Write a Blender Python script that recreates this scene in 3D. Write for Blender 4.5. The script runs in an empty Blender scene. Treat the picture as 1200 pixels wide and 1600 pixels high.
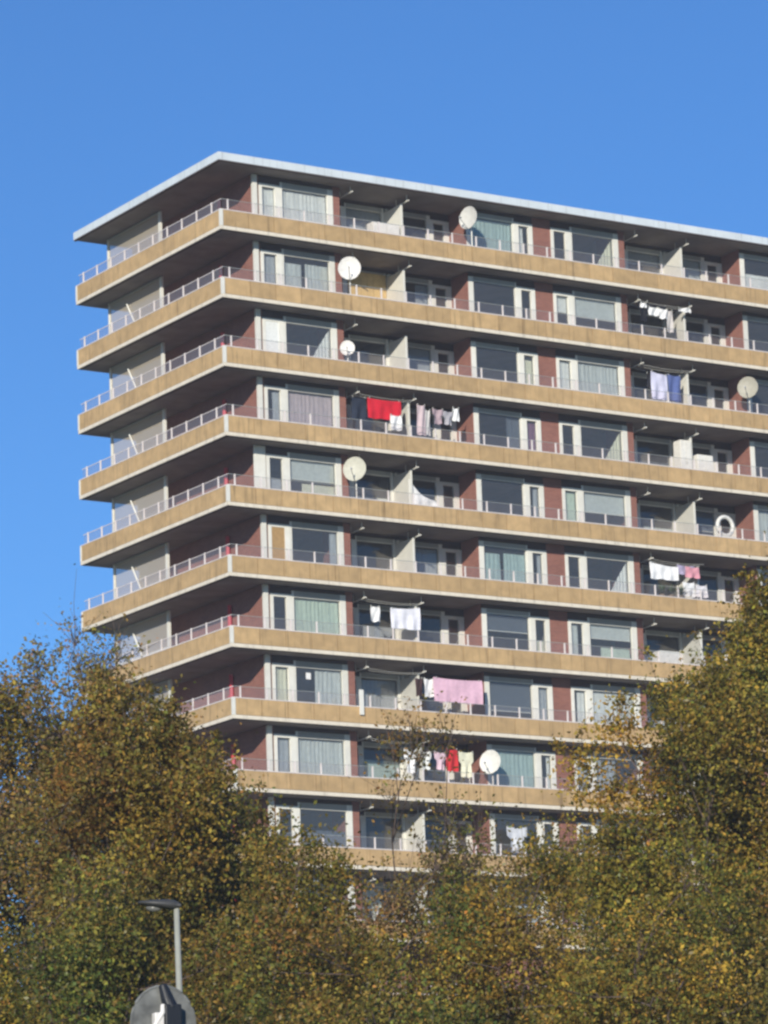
import bpy, math, random
import numpy as np
from mathutils import Vector, Matrix

random.seed(7)
sc = bpy.context.scene
col = sc.collection

# ------------------------------------------------------------------ camera, sky, sun, exposure
CAM = Vector((-74.565, -128.323, 1.6))
AX = Vector((0.84702727, -0.53048327, -0.03364966))
UP = Vector((-0.08865834, -0.20341231, 0.97507083))
DIR = Vector((0.52410352, 0.82292826, 0.21932754))
cd = bpy.data.cameras.new('camera')
cam = bpy.data.objects.new('camera', cd)
col.objects.link(cam)
cd.sensor_fit = 'HORIZONTAL'
cd.sensor_width = 36.0
cd.lens = 36.0 * 6112.0 / 1200.0
cd.clip_start = 1.0
cd.clip_end = 6000.0
m3 = Matrix((AX, UP, -DIR)).transposed()
cam.matrix_world = Matrix.Translation(CAM) @ m3.to_4x4()
sc.camera = cam

SUN_EL = math.radians(17.0)
SUN_AZ = math.radians(226.0)          # direction towards the sun, from +X counter-clockwise
w = bpy.data.worlds.new('World')
sc.world = w
w.use_nodes = True
nt = w.node_tree
bg = nt.nodes['Background']
sky = nt.nodes.new('ShaderNodeTexSky')
sky.sky_type = 'NISHITA'
sky.sun_disc = False
sky.sun_elevation = SUN_EL
sky.sun_rotation = math.radians(90.0) - SUN_AZ
sky.air_density = 1.0
sky.dust_density = 0.1
sky.ozone_density = 9.0
nt.links.new(sky.outputs[0], bg.inputs[0])
bg.inputs[1].default_value = 0.142
sd = bpy.data.lights.new('sun', 'SUN')
sd.energy = 4.8
sd.angle = math.radians(0.6)
sd.color = (1.0, 0.93, 0.80)
sun = bpy.data.objects.new('sun', sd)
col.objects.link(sun)
sv = Vector((math.cos(SUN_EL) * math.cos(SUN_AZ), math.cos(SUN_EL) * math.sin(SUN_AZ), math.sin(SUN_EL)))
sun.rotation_euler = sv.to_track_quat('Z', 'Y').to_euler()
sc.view_settings.view_transform = 'Standard'
sc.view_settings.look = 'None'
sc.view_settings.exposure = 0.0
sc.view_settings.gamma = 1.0
sc.view_settings.use_curve_mapping = False
sc.cycles.pixel_filter_type = 'BLACKMAN_HARRIS'
sc.cycles.filter_width = 2.6          # the photograph is soft

# ------------------------------------------------------------------ materials
def new_mat(name):
    m = bpy.data.materials.new(name)
    m.use_nodes = True
    return m, m.node_tree, m.node_tree.nodes['Principled BSDF']

def mat(name, rgb, rough=0.7, noise=0.12, scale=3.0, tint=False, metallic=0.0, streak=0.0, bump=0.0, spec=0.3):
    """Principled surface whose colour is broken up by noise (wear) and, when tint is set, by the per-face attribute."""
    m, t, b = new_mat(name)
    N, Lk = t.nodes, t.links
    b.inputs['Roughness'].default_value = rough
    b.inputs['Metallic'].default_value = metallic
    b.inputs['Specular IOR Level'].default_value = spec
    tc = N.new('ShaderNodeTexCoord')
    nz = N.new('ShaderNodeTexNoise')
    nz.inputs['Scale'].default_value = scale
    nz.inputs['Detail'].default_value = 5.0
    Lk.new(tc.outputs['Object'], nz.inputs['Vector'])
    mr = N.new('ShaderNodeMapRange')
    mr.inputs['From Min'].default_value = 0.3
    mr.inputs['From Max'].default_value = 0.7
    mr.inputs['To Min'].default_value = 1.0 - noise
    mr.inputs['To Max'].default_value = 1.0 + noise
    Lk.new(nz.outputs['Fac'], mr.inputs['Value'])
    fac = mr.outputs['Result']
    if tint:
        at = N.new('ShaderNodeAttribute')
        at.attribute_name = 'tint'
        mu = N.new('ShaderNodeMath'); mu.operation = 'MULTIPLY'
        Lk.new(fac, mu.inputs[0]); Lk.new(at.outputs['Fac'], mu.inputs[1])
        fac = mu.outputs[0]
    if streak > 0:
        mp = N.new('ShaderNodeMapping')
        mp.inputs['Scale'].default_value = (4.5, 4.5, 0.3)
        Lk.new(tc.outputs['Object'], mp.inputs['Vector'])
        n2 = N.new('ShaderNodeTexNoise'); n2.inputs['Scale'].default_value = 1.7; n2.inputs['Detail'].default_value = 4.0
        Lk.new(mp.outputs[0], n2.inputs['Vector'])
        r2 = N.new('ShaderNodeMapRange')
        r2.inputs['From Min'].default_value = 0.56; r2.inputs['From Max'].default_value = 0.74
        r2.inputs['To Min'].default_value = 1.0; r2.inputs['To Max'].default_value = 1.0 - streak
        Lk.new(n2.outputs['Fac'], r2.inputs['Value'])
        mu2 = N.new('ShaderNodeMath'); mu2.operation = 'MULTIPLY'
        Lk.new(fac, mu2.inputs[0]); Lk.new(r2.outputs['Result'], mu2.inputs[1])
        fac = mu2.outputs[0]
    vm = N.new('ShaderNodeVectorMath'); vm.operation = 'SCALE'
    vm.inputs[0].default_value = rgb
    Lk.new(fac, vm.inputs['Scale'])
    Lk.new(vm.outputs[0], b.inputs['Base Color'])
    if bump > 0:
        bp = N.new('ShaderNodeBump'); bp.inputs['Strength'].default_value = bump; bp.inputs['Distance'].default_value = 0.02
        Lk.new(nz.outputs['Fac'], bp.inputs['Height']); Lk.new(bp.outputs[0], b.inputs['Normal'])
    return m

def brick_mat():
    m, t, b = new_mat('brick')
    N, Lk = t.nodes, t.links
    tc = N.new('ShaderNodeTexCoord')
    sp = N.new('ShaderNodeSeparateXYZ'); Lk.new(tc.outputs['Object'], sp.inputs[0])
    ad = N.new('ShaderNodeMath'); ad.operation = 'ADD'
    Lk.new(sp.outputs[0], ad.inputs[0]); Lk.new(sp.outputs[1], ad.inputs[1])
    cb = N.new('ShaderNodeCombineXYZ'); Lk.new(ad.outputs[0], cb.inputs[0]); Lk.new(sp.outputs[2], cb.inputs[1])
    br = N.new('ShaderNodeTexBrick')
    br.inputs['Scale'].default_value = 1.0
    br.inputs['Brick Width'].default_value = 0.22
    br.inputs['Row Height'].default_value = 0.065
    br.inputs['Mortar Size'].default_value = 0.008
    br.inputs['Color1'].default_value = (0.30, 0.110, 0.082, 1)
    br.inputs['Color2'].default_value = (0.235, 0.080, 0.062, 1)
    br.inputs['Mortar'].default_value = (0.26, 0.17, 0.13, 1)
    Lk.new(cb.outputs[0], br.inputs['Vector'])
    nz = N.new('ShaderNodeTexNoise'); nz.inputs['Scale'].default_value = 1.4; nz.inputs['Detail'].default_value = 4
    Lk.new(tc.outputs['Object'], nz.inputs['Vector'])
    mr = N.new('ShaderNodeMapRange'); mr.inputs['To Min'].default_value = 0.75; mr.inputs['To Max'].default_value = 1.25
    Lk.new(nz.outputs['Fac'], mr.inputs['Value'])
    vm = N.new('ShaderNodeVectorMath'); vm.operation = 'SCALE'
    Lk.new(br.outputs['Color'], vm.inputs[0]); Lk.new(mr.outputs['Result'], vm.inputs['Scale'])
    Lk.new(vm.outputs[0], b.inputs['Base Color'])
    b.inputs['Roughness'].default_value = 0.85
    return m

def glass_mat(name, tint, ior=1.6, milk=0.0, milk_rgb=(0.8, 0.8, 0.8)):
    m = bpy.data.materials.new(name); m.use_nodes = True
    t = m.node_tree; N, Lk = t.nodes, t.links
    for n in list(N):
        N.remove(n)
    out = N.new('ShaderNodeOutputMaterial')
    tr = N.new('ShaderNodeBsdfTransparent'); tr.inputs[0].default_value = (*tint, 1)
    gl = N.new('ShaderNodeBsdfGlossy'); gl.inputs['Roughness'].default_value = 0.03
    gl.inputs['Color'].default_value = (0.9, 0.86, 0.80, 1)
    # reflectance by angle, the same from both sides of the pane: r0 + (1 - r0) * facing^4
    lw = N.new('ShaderNodeLayerWeight'); lw.inputs['Blend'].default_value = 0.5
    pw = N.new('ShaderNodeMath'); pw.operation = 'POWER'; pw.inputs[1].default_value = 4.0
    Lk.new(lw.outputs['Facing'], pw.inputs[0])
    r0 = 2 * ((ior - 1) / (ior + 1)) ** 2
    fr = N.new('ShaderNodeMath'); fr.operation = 'MULTIPLY_ADD'
    fr.inputs[1].default_value = 1 - r0; fr.inputs[2].default_value = r0
    Lk.new(pw.outputs[0], fr.inputs[0])
    # old panes are never flat: slow waviness bends the reflections
    tc = N.new('ShaderNodeTexCoord'); nz = N.new('ShaderNodeTexNoise'); nz.inputs['Scale'].default_value = 0.9
    Lk.new(tc.outputs['Object'], nz.inputs['Vector'])
    bp = N.new('ShaderNodeBump'); bp.inputs['Strength'].default_value = 0.25; bp.inputs['Distance'].default_value = 0.05
    Lk.new(nz.outputs['Fac'], bp.inputs['Height']); Lk.new(bp.outputs[0], gl.inputs['Normal'])
    mx = N.new('ShaderNodeMixShader')
    Lk.new(fr.outputs[0], mx.inputs[0])
    if milk > 0:
        df = N.new('ShaderNodeBsdfDiffuse'); df.inputs[0].default_value = (*milk_rgb, 1)
        tl = N.new('ShaderNodeBsdfTranslucent'); tl.inputs[0].default_value = (*milk_rgb, 1)
        m1 = N.new('ShaderNodeMixShader'); m1.inputs[0].default_value = 0.3
        Lk.new(df.outputs[0], m1.inputs[1]); Lk.new(tl.outputs[0], m1.inputs[2])
        m2 = N.new('ShaderNodeMixShader'); m2.inputs[0].default_value = milk
        Lk.new(tr.outputs[0], m2.inputs[1]); Lk.new(m1.outputs[0], m2.inputs[2])
        Lk.new(m2.outputs[0], mx.inputs[1])
    else:
        Lk.new(tr.outputs[0], mx.inputs[1])
    Lk.new(gl.outputs[0], mx.inputs[2])
    Lk.new(mx.outputs[0], out.inputs[0])
    return m

def leaf_mat():
    m, t, b = new_mat('autumn_leaf')
    N, Lk = t.nodes, t.links
    at = N.new('ShaderNodeAttribute'); at.attribute_name = 'leafcol'
    Lk.new(at.outputs['Color'], b.inputs['Base Color'])
    b.inputs['Roughness'].default_value = 0.65
    b.inputs['Specular IOR Level'].default_value = 0.2
    tl = N.new('ShaderNodeBsdfTranslucent'); Lk.new(at.outputs['Color'], tl.inputs[0])
    mx = N.new('ShaderNodeMixShader'); mx.inputs[0].default_value = 0.38
    out = N['Material Output']
    Lk.new(b.outputs[0], mx.inputs[1]); Lk.new(tl.outputs[0], mx.inputs[2]); Lk.new(mx.outputs[0], out.inputs[0])
    return m

M = {
    'brick': brick_mat(),
    'fascia': mat('ochre_panel', (0.51, 0.345, 0.168), 0.65, 0.14, 2.5, tint=True, streak=0.4),
    'cream': mat('cream_paint', (0.76, 0.69, 0.56), 0.6, 0.08, 3.0, streak=0.25),
    'white': mat('white_paint', (0.78, 0.77, 0.70), 0.5, 0.05, 4.0, tint=True),
    'rail': mat('white_railing_paint', (0.74, 0.68, 0.65), 0.5, 0.08, 4.0),
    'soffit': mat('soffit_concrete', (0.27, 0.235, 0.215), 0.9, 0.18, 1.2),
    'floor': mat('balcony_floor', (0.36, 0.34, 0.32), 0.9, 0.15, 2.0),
    'roof': mat('roof_edge_metal', (0.64, 0.70, 0.73), 0.5, 0.06, 1.5, streak=0.25),
    'bitumen': mat('roof_felt', (0.06, 0.06, 0.06), 0.9, 0.2, 1.0),
    'glass': glass_mat('window_glass', (0.88, 0.90, 0.90), 1.55, 0.10, (0.60, 0.62, 0.62)),
    'screen': glass_mat('ribbed_screen_glass', (0.85, 0.88, 0.90), 1.4, 0.62, (0.80, 0.71, 0.57)),
    'endglass': glass_mat('wired_glass_end', (0.95, 0.93, 0.93), 1.3, 0.17, (0.74, 0.66, 0.64)),
    'railglass': glass_mat('wired_glass', (0.95, 0.93, 0.93), 1.3, 0.08, (0.72, 0.64, 0.62)),
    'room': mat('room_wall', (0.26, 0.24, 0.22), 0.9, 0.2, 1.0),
    'beige': mat('beige_render', (0.55, 0.51, 0.44), 0.85, 0.08, 2.0),
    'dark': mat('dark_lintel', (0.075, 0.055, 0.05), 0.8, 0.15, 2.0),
    'steel': mat('grey_steel', (0.42, 0.43, 0.40), 0.5, 0.08, 5.0, metallic=0.3),
    'galv': mat('galvanised_pole', (0.34, 0.345, 0.30), 0.6, 0.07, 5.0),
    'shield': mat('shield_grey', (0.16, 0.165, 0.16), 0.6, 0.4, 9.0),
    'housing': mat('signal_housing', (0.018, 0.021, 0.028), 0.45, 0.1, 6.0),
    'lamphead': mat('lamp_head_grey', (0.055, 0.055, 0.055), 0.45, 0.12, 6.0),
    'diffuser': mat('lamp_diffuser', (0.14, 0.14, 0.13), 0.25, 0.08, 6.0),
    'red': mat('red_pipe_paint', (0.55, 0.03, 0.04), 0.5, 0.08, 5.0),
    'bark': mat('bark', (0.085, 0.065, 0.05), 0.9, 0.3, 6.0, bump=0.5),
    'twig': mat('twig_bark', (0.13, 0.095, 0.08), 0.9, 0.25, 6.0),
    'bounce_paving': mat('bounce_paving', (0.34, 0.31, 0.27), 0.9, 0.15, 0.8),
    'grass': mat('grass', (0.055, 0.075, 0.02), 0.95, 0.35, 0.6),
    'leaf': leaf_mat(),
}
_cm = {}
def colmat(rgb, rough=0.85, kind='cloth'):
    k = (tuple(round(c, 3) for c in rgb), kind)
    if k not in _cm:
        _cm[k] = mat(kind, rgb, rough, 0.09, 7.0)
    return _cm[k]

# ------------------------------------------------------------------ mesh helpers
class MB:
    def __init__(s):
        s.v = []; s.f = []; s.mi = []; s.t = []; s.mats = []
    def _m(s, m):
        if m not in s.mats:
            s.mats.append(m)
        return s.mats.index(m)
    def face(s, pts, m, tint=1.0):
        n = len(s.v); s.v += [tuple(p) for p in pts]; s.f.append(tuple(range(n, n + len(pts))))
        s.mi.append(s._m(m)); s.t.append(tint)
    def box(s, a, b, m, tint=1.0, bottom=None):
        (x0, y0, z0), (x1, y1, z1) = a, b
        n = len(s.v)
        s.v += [(x0, y0, z0), (x1, y0, z0), (x1, y1, z0), (x0, y1, z0), (x0, y0, z1), (x1, y0, z1), (x1, y1, z1), (x0, y1, z1)]
        q = [(0, 3, 2, 1), (4, 5, 6, 7), (0, 1, 5, 4), (1, 2, 6, 5), (2, 3, 7, 6), (3, 0, 4, 7)]
        for i, f in enumerate(q):
            s.f.append(tuple(n + k for k in f))
            s.mi.append(s._m(bottom if (bottom is not None and i == 0) else m)); s.t.append(tint)
    def tube(s, pts, rad, m, seg=8, cap=True, tint=1.0):
        pts = [Vector(p) for p in pts]
        if not hasattr(rad, '__len__'):
            rad = [rad] * len(pts)
        rings = []
        for i, p in enumerate(pts):
            d = (pts[min(i + 1, len(pts) - 1)] - pts[max(i - 1, 0)]).normalized()
            a = d.orthogonal() if abs(d.z) < 0.9 else d.cross(Vector((0, 1, 0)))
            a.normalize(); b = d.cross(a).normalized()
            n = len(s.v)
            for k in range(seg):
                an = 2 * math.pi * k / seg
                s.v.append(tuple(p + (a * math.cos(an) + b * math.sin(an)) * rad[i]))
            rings.append(n)
        mi = s._m(m)
        for i in range(len(rings) - 1):
            for k in range(seg):
                k2 = (k + 1) % seg
                s.f.append((rings[i] + k, rings[i] + k2, rings[i + 1] + k2, rings[i + 1] + k)); s.mi.append(mi); s.t.append(tint)
        if cap:
            s.f.append(tuple(rings[0] + k for k in range(seg))[::-1]); s.mi.append(mi); s.t.append(tint)
            s.f.append(tuple(rings[-1] + k for k in range(seg))); s.mi.append(mi); s.t.append(tint)
    def build(s, name, parent=None, loc=(0, 0, 0), smooth=False, bevel=0.0):
        me = bpy.data.meshes.new(name)
        me.from_pydata(s.v, [], s.f)
        for m in s.mats:
            me.materials.append(m)
        me.polygons.foreach_set('material_index', s.mi)
        at = me.attributes.new('tint', 'FLOAT', 'FACE'); at.data.foreach_set('value', s.t)
        if smooth:
            me.polygons.foreach_set('use_smooth', [True] * len(s.f))
        me.update()
        o = bpy.data.objects.new(name, me)
        col.objects.link(o)
        o.location = loc
        if parent is not None:
            o.parent = parent
        if bevel:
            bv = o.modifiers.new('bevel', 'BEVEL'); bv.width = bevel; bv.segments = 2; bv.limit_method = 'ANGLE'
        return o

def empty(name, label, cat, loc=(0, 0, 0), group=None):
    o = bpy.data.objects.new(name, None); col.objects.link(o); o.location = loc
    o.empty_display_size = 0.3
    o['label'] = label; o['category'] = cat
    if group: o['group'] = group
    return o
def tag(o, label, cat, group=None):
    o['label'] = label; o['category'] = cat
    if group: o['group'] = group
    return o

# ------------------------------------------------------------------ ground
g = MB(); R = 2500.0; n = 24
g.face([(-R, -R, 0), (R, -R, 0), (R, R, 0), (-R, R, 0)], M['grass'])
o = g.build('ground'); o['kind'] = 'structure'

g = MB(); g.face([(-26, -34, .004), (70, -34, .004), (70, 40, .004), (-26, 40, .004)], M['bounce_paving'])  # unseen pale ground sheet, added to bounce light up onto the soffits
o = g.build('bounce_pavement'); o['kind'] = 'structure'

# ------------------------------------------------------------------ the tower block
H = 2.8
Z1 = 46.62                      # underside of the top balcony
W = 12.17                       # depth of the slabs along the short side
XE = 59.5
WY = 0.9                        # street wall plane
WX = 2.0                        # end wall plane
BY = 2.15                       # back wall of the recessed loggias
PER = 14.2
N_BALC = 16
N_DET = 11
bld = empty('apartment_building', 'tall brick apartment block with ochre balcony bands on every floor', 'apartment building')
rnd = random.Random(11)

def zs(k):
    return Z1 - (k - 1) * H

# curtains ------------------------------------------------------------------
WHT = (0.72, 0.74, 0.72); SHEER = (0.52, 0.56, 0.55); TEAL = (0.36, 0.48, 0.47); GREEN = (0.50, 0.60, 0.50)
CREAM = (0.66, 0.66, 0.52); PINKG = (0.50, 0.42, 0.44); GREY = (0.36, 0.39, 0.42); TAN = (0.48, 0.34, 0.16); DGREY = (0.10, 0.12, 0.15)

def pleat(mb, x0, x1, zb, zt, y, m, amp=0.013, pitch=0.19, zt2=None, side=0):
    """hanging cloth with vertical folds; zt2 gives the height of the right end of its top edge"""
    if zt2 is None: zt2 = zt
    nx = max(4, int((x1 - x0) / (pitch / 4)))
    base = len(mb.v); ph = rnd.random() * 6
    rows = 4
    for j in range(rows + 1):
        for i in range(nx + 1):
            t = i / nx
            top = zt + (zt2 - zt) * t
            z = zb + (top - zb) * j / rows
            x = x0 + (x1 - x0) * t
            yy = y + amp * (.35 + .65 * math.sin(x * 2.3 + ph) ** 2) * math.sin(ph + 2 * math.pi * (x - x0) / pitch + 1.3 * math.sin(x * 3.1 + ph) + 0.6 * math.sin(j * 1.3 + ph)) + 0.6 * amp * math.sin(x * 13 + j)
            mb.v.append((x, yy, z))
    mi = mb._m(m)
    for j in range(rows):
        for i in range(nx):
            a = base + j * (nx + 1) + i
            mb.f.append((a, a + 1, a + nx + 2, a + nx + 1)); mb.mi.append(mi); mb.t.append(1.0)

def curtain(parent, spec, x0, x1, z0, z1, y):
    if not spec: return
    mb = MB(); y = y + 0.14
    kind = spec[0]; c = colmat(spec[1], kind='curtain_cloth')
    wd = x1 - x0; ht = z1 - z0
    name = 'curtain'
    if kind == 'full':
        pleat(mb, x0, x1, z0, z1 - 0.04, y, c)
    elif kind == 'half':                          # drawn over the left part
        pleat(mb, x0, x0 + wd * spec[2], z0, z1 - 0.04, y, c)
    elif kind == 'right':
        pleat(mb, x1 - wd * spec[2], x1, z0, z1 - 0.04, y, c)
    elif kind == 'pair':
        pleat(mb, x0, x0 + wd * 0.42, z0, z1 - 0.25, y, c)
        pleat(mb, x0 + wd * 0.5, x1, z0, z1 - 0.2, y, c)
    elif kind == 'lower':
        pleat(mb, x0, x1, z0, z0 + ht * spec[2], y, c, 0.02, 0.11)
    elif kind == 'swag':                          # tied back: a triangle at the right
        nx = 16
        for i in range(nx):
            t0, t1 = i / nx, (i + 1) / nx
            xa = x1 - wd * 0.40 * (1 - t0); xb = x1 - wd * 0.40 * (1 - t1)
            ya = y + 0.02 * math.sin(i * 2.1); yb = y + 0.02 * math.sin((i + 1) * 2.1)
            mb.face([(xa, ya, z0), (xb, yb, z0), (xb, yb, z0 + ht * (0.16 + 0.84 * t1 ** 0.9)), (xa, ya, z0 + ht * (0.16 + 0.84 * t0 ** 0.9))], c)
    elif kind in ('blind', 'blindlow'):
        name = 'roller_blind'
        f = spec[2]
        mb.box((x0, y, z1 - ht * f), (x1, y + 0.012, z1), c)
        mb.box((x0, y - 0.01, z1 - ht * f - 0.03), (x1, y + 0.02, z1 - ht * f), M['white'])
        if len(spec) > 3:
            c2 = colmat(spec[3], kind='curtain_cloth')
            pleat(mb, x0 + wd * 0.3, x1, z0, z0 + ht * 0.42, y + 0.03, c2, 0.02, 0.11)
    mb.build(name, parent)

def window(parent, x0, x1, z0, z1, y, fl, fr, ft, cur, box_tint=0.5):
    """fixed window: frame (parent mesh) > pane, curtain"""
    f = MB(); y0, y1 = y - 0.025, y + 0.09
    wt = rnd.uniform(0.9, 1.03)
    f.box((x0, y0, z0), (x0 + fl, y1, z1), M['white'], wt)
    f.box((x1 - fr, y0, z0), (x1, y1, z1), M['white'], wt)
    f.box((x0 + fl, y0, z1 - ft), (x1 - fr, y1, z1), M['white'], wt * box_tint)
    f.box((x0 + fl, y0 + 0.01, z1 - ft - 0.035), (x1 - fr, y1, z1 - ft), M['white'], wt * 0.95)
    f.box((x0 + fl, y0 - 0.02, z0), (x1 - fr, y1, z0 + 0.06), M['white'], wt)
    o = f.build('window', parent)
    a, b, c, d = x0 + fl, x1 - fr, z0 + 0.06, z1 - ft - 0.035
    p = MB(); tl = rnd.uniform(-0.012, 0.012); tv = rnd.uniform(-0.01, 0.01)
    p.face([(a, y + 0.04 - tl, c), (b, y + 0.04 + tl, c), (b, y + 0.04 + tl + tv, d), (a, y + 0.04 - tl + tv, d)], M['glass'])
    p.build('pane', o)
    curtain(o, cur, a, b, c, d, y)
    return o

def door(parent, x0, x1, z0, z1, y, cur, wide=1, solid=None):
    """narrow glazed balcony door: broad white stiles > pane, curtain, handle"""
    f = MB(); y0, y1 = y - 0.035, y + 0.09
    wt = rnd.uniform(0.95, 1.05)
    sl, sr = (0.15, 0.24) if wide > 0 else (0.24, 0.2)
    tz = z1 - 0.16
    f.box((x0, y0 + 0.03, tz), (x1, y1, z1), M['dark'])            # transom light
    f.box((x0, y0, z0), (x0 + sl, y1, tz), M['white'], wt)
    f.box((x1 - sr, y0, z0), (x1, y1, tz), M['white'], wt)
    f.box((x0 + sl, y0, tz - 0.13), (x1 - sr, y1, tz), M['white'], wt)
    f.box((x0 + sl, y0, z0), (x1 - sr, y1, z0 + 0.5), M['white'], wt)
    if solid is not None:
        f.box((x0 + sl, y0 + 0.02, z0 + 0.5), (x1 - sr, y1 - 0.02, tz - 0.13), solid)
    o = f.build('door', parent)
    if solid is None:
        p = MB(); a, b, c, d = x0 + sl, x1 - sr, z0 + 0.5, tz - 0.13
        p.face([(a, y + 0.04, c), (b, y + 0.045, c), (b, y + 0.045, d), (a, y + 0.04, d)], M['glass'])
        p.build('pane', o)
        curtain(o, cur, a, b, c, d, y)
    return o

# what hangs in the windows, floor by floor (1 = top): per module Adoor, Awin, L1win, L2win, Cwin, Cdoor
F = lambda c: ('full', c)
CUR = {
 1: [(F(WHT), F(WHT), ('blindlow', GREY, 0.55, WHT), ('lower', GREY, 0.45), F(TEAL), ('half', WHT, .6)),
     (None, ('swag', CREAM), ('blind', GREY, 0.3), ('blind', SHEER, 0.6, WHT), ('lower', WHT, 0.6), None)],
 2: [(F(GREY), ('pair', SHEER), F(TAN), ('right', GREY, .3), None, None),
     (('blind', WHT, 0.4), ('blind', SHEER, 0.5), None, ('lower', GREY, 0.5), None, None)],
 3: [(None, ('swag', WHT), None, ('blind', GREY, 0.7), None, ('lower', CREAM, .9)),
     (F(WHT), F(SHEER), None, None, None, None)],
 4: [(('right', GREY, .5), F(PINKG), None, None, ('right', DGREY, .3), F((0.2, 0.1, 0.17))),
     (None, ('swag', CREAM), ('lower', DGREY, .5), ('lower', WHT, 0.6), None, None)],
 5: [(('lower', GREY, .5), ('blindlow', SHEER, 0.48, CREAM), ('lower', WHT, 0.45), None, None, ('right', GREY, .5)),
     (F(GREEN), ('blind', SHEER, 0.5), ('lower', SHEER, .45), ('blind', DGREY, .5), F(SHEER), None)],
 6: [(F(TAN), ('right', GREY, .15), None, F(GREY), ('pair', TEAL), ('right', GREY, .4)),
     (None, ('swag', WHT), None, None, None, None)],
 7: [(None, ('full', GREEN), ('lower', GREY, .6), None, ('blind', DGREY, .4), ('lower', CREAM, .5)),
     (('half', SHEER, .7), ('blindlow', SHEER, .35, GREEN), ('lower', SHEER, .5), None, None, None)],
 8: [(F(CREAM), ('right', SHEER, .55), F(GREY), None, ('blind', DGREY, .7), F(GREY)),
     (('right', WHT, .6), F(WHT), ('lower', SHEER, .5), None, None, None)],
 9: [(F(GREY), F(SHEER), ('lower', TEAL, .7), None, F(TEAL), ('right', WHT, .3)),
     (F(GREY), ('half', GREY, .5), None, None, None, None)],
 10: [(None, ('lower', DGREY, .5), None, None, None, None),
      (('half', WHT, .4), None, ('half', GREY, .4), None, None, None)],
 11: [(None, None, ('half', CREAM, .4), F(CREAM), ('lower', SHEER, .6), None),
      (None, F(SHEER), None, None, None, None)],
}
WALLZ0, WALLZ1 = 0.2, 2.8
wall = MB(); lint = MB(); room = MB(); far = MB()
for k in range(1, N_BALC + 1):
    z = zs(k); zf = z + WALLZ0; zt = z + WALLZ1
    top = zt
    e = 0.0
    # end wall, and the piece of street wall at the corner
    wall.box((WX, WY, zf), (WX + 0.3, 10.9, top), M['brick'])
    wall.box((WX + 0.3, WY, zf), (2.29, WY + 0.3, top), M['brick']) if False else None
    wall.box((WX + 0.3, 10.6, zf), (XE - 2, 10.9, top), M['brick'])
    wall.box((XE - 2, WY, zf), (XE - 1.7, 10.9, top), M['brick'])
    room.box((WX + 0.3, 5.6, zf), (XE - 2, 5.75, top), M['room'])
    for i in range(4):
        xo = PER * i
        if i < 3 or True:
            for xa in (6.0, 9.05, 12.32, 16.0):
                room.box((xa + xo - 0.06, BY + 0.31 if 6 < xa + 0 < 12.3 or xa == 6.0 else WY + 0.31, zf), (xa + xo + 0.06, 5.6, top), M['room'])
        det = k <= N_DET
        # brick piers and reveals
        wall.box((5.77 + xo, WY, zf), (6.1 + xo, BY + 0.3, top), M['brick'])
        wall.box((12.2 + xo, WY + 0.001, zf), (12.24 + xo, BY + 0.3, top), M['brick'])
        wall.box((15.56 + xo, WY, zf), (16.49 + xo, WY + 0.3, top), M['brick'])
        if not det:
            wall.box((2.29 + xo, WY, zf), (5.77 + xo, WY + 0.3, top), M['brick'])
            wall.box((6.1 + xo, BY, zf), (12.2 + xo, BY + 0.3, top), M['brick'])
            wall.box((12.24 + xo, WY, zf), (15.56 + xo, WY + 0.3, top), M['brick'])
            continue
        # spandrels and lintels
        for (a, b, y) in ((3.28, 5.77, WY), (7.2, 9.0, BY), (9.1, 11.1, BY), (12.24, 14.62, WY)):
            wall.box((a + xo, y, zf), (b + xo, y + 0.3, z + 0.75), M['brick'])
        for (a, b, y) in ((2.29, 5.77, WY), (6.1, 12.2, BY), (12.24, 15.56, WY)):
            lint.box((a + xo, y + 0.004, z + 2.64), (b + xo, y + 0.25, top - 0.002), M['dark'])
wall.box((WX, WY, 0), (XE - 1.7, 10.9, zs(N_BALC)), M['brick'])
wall.build('brick_wall', bld)
lint.build('lintel', bld)
room.build('room_wall', bld)

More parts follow.
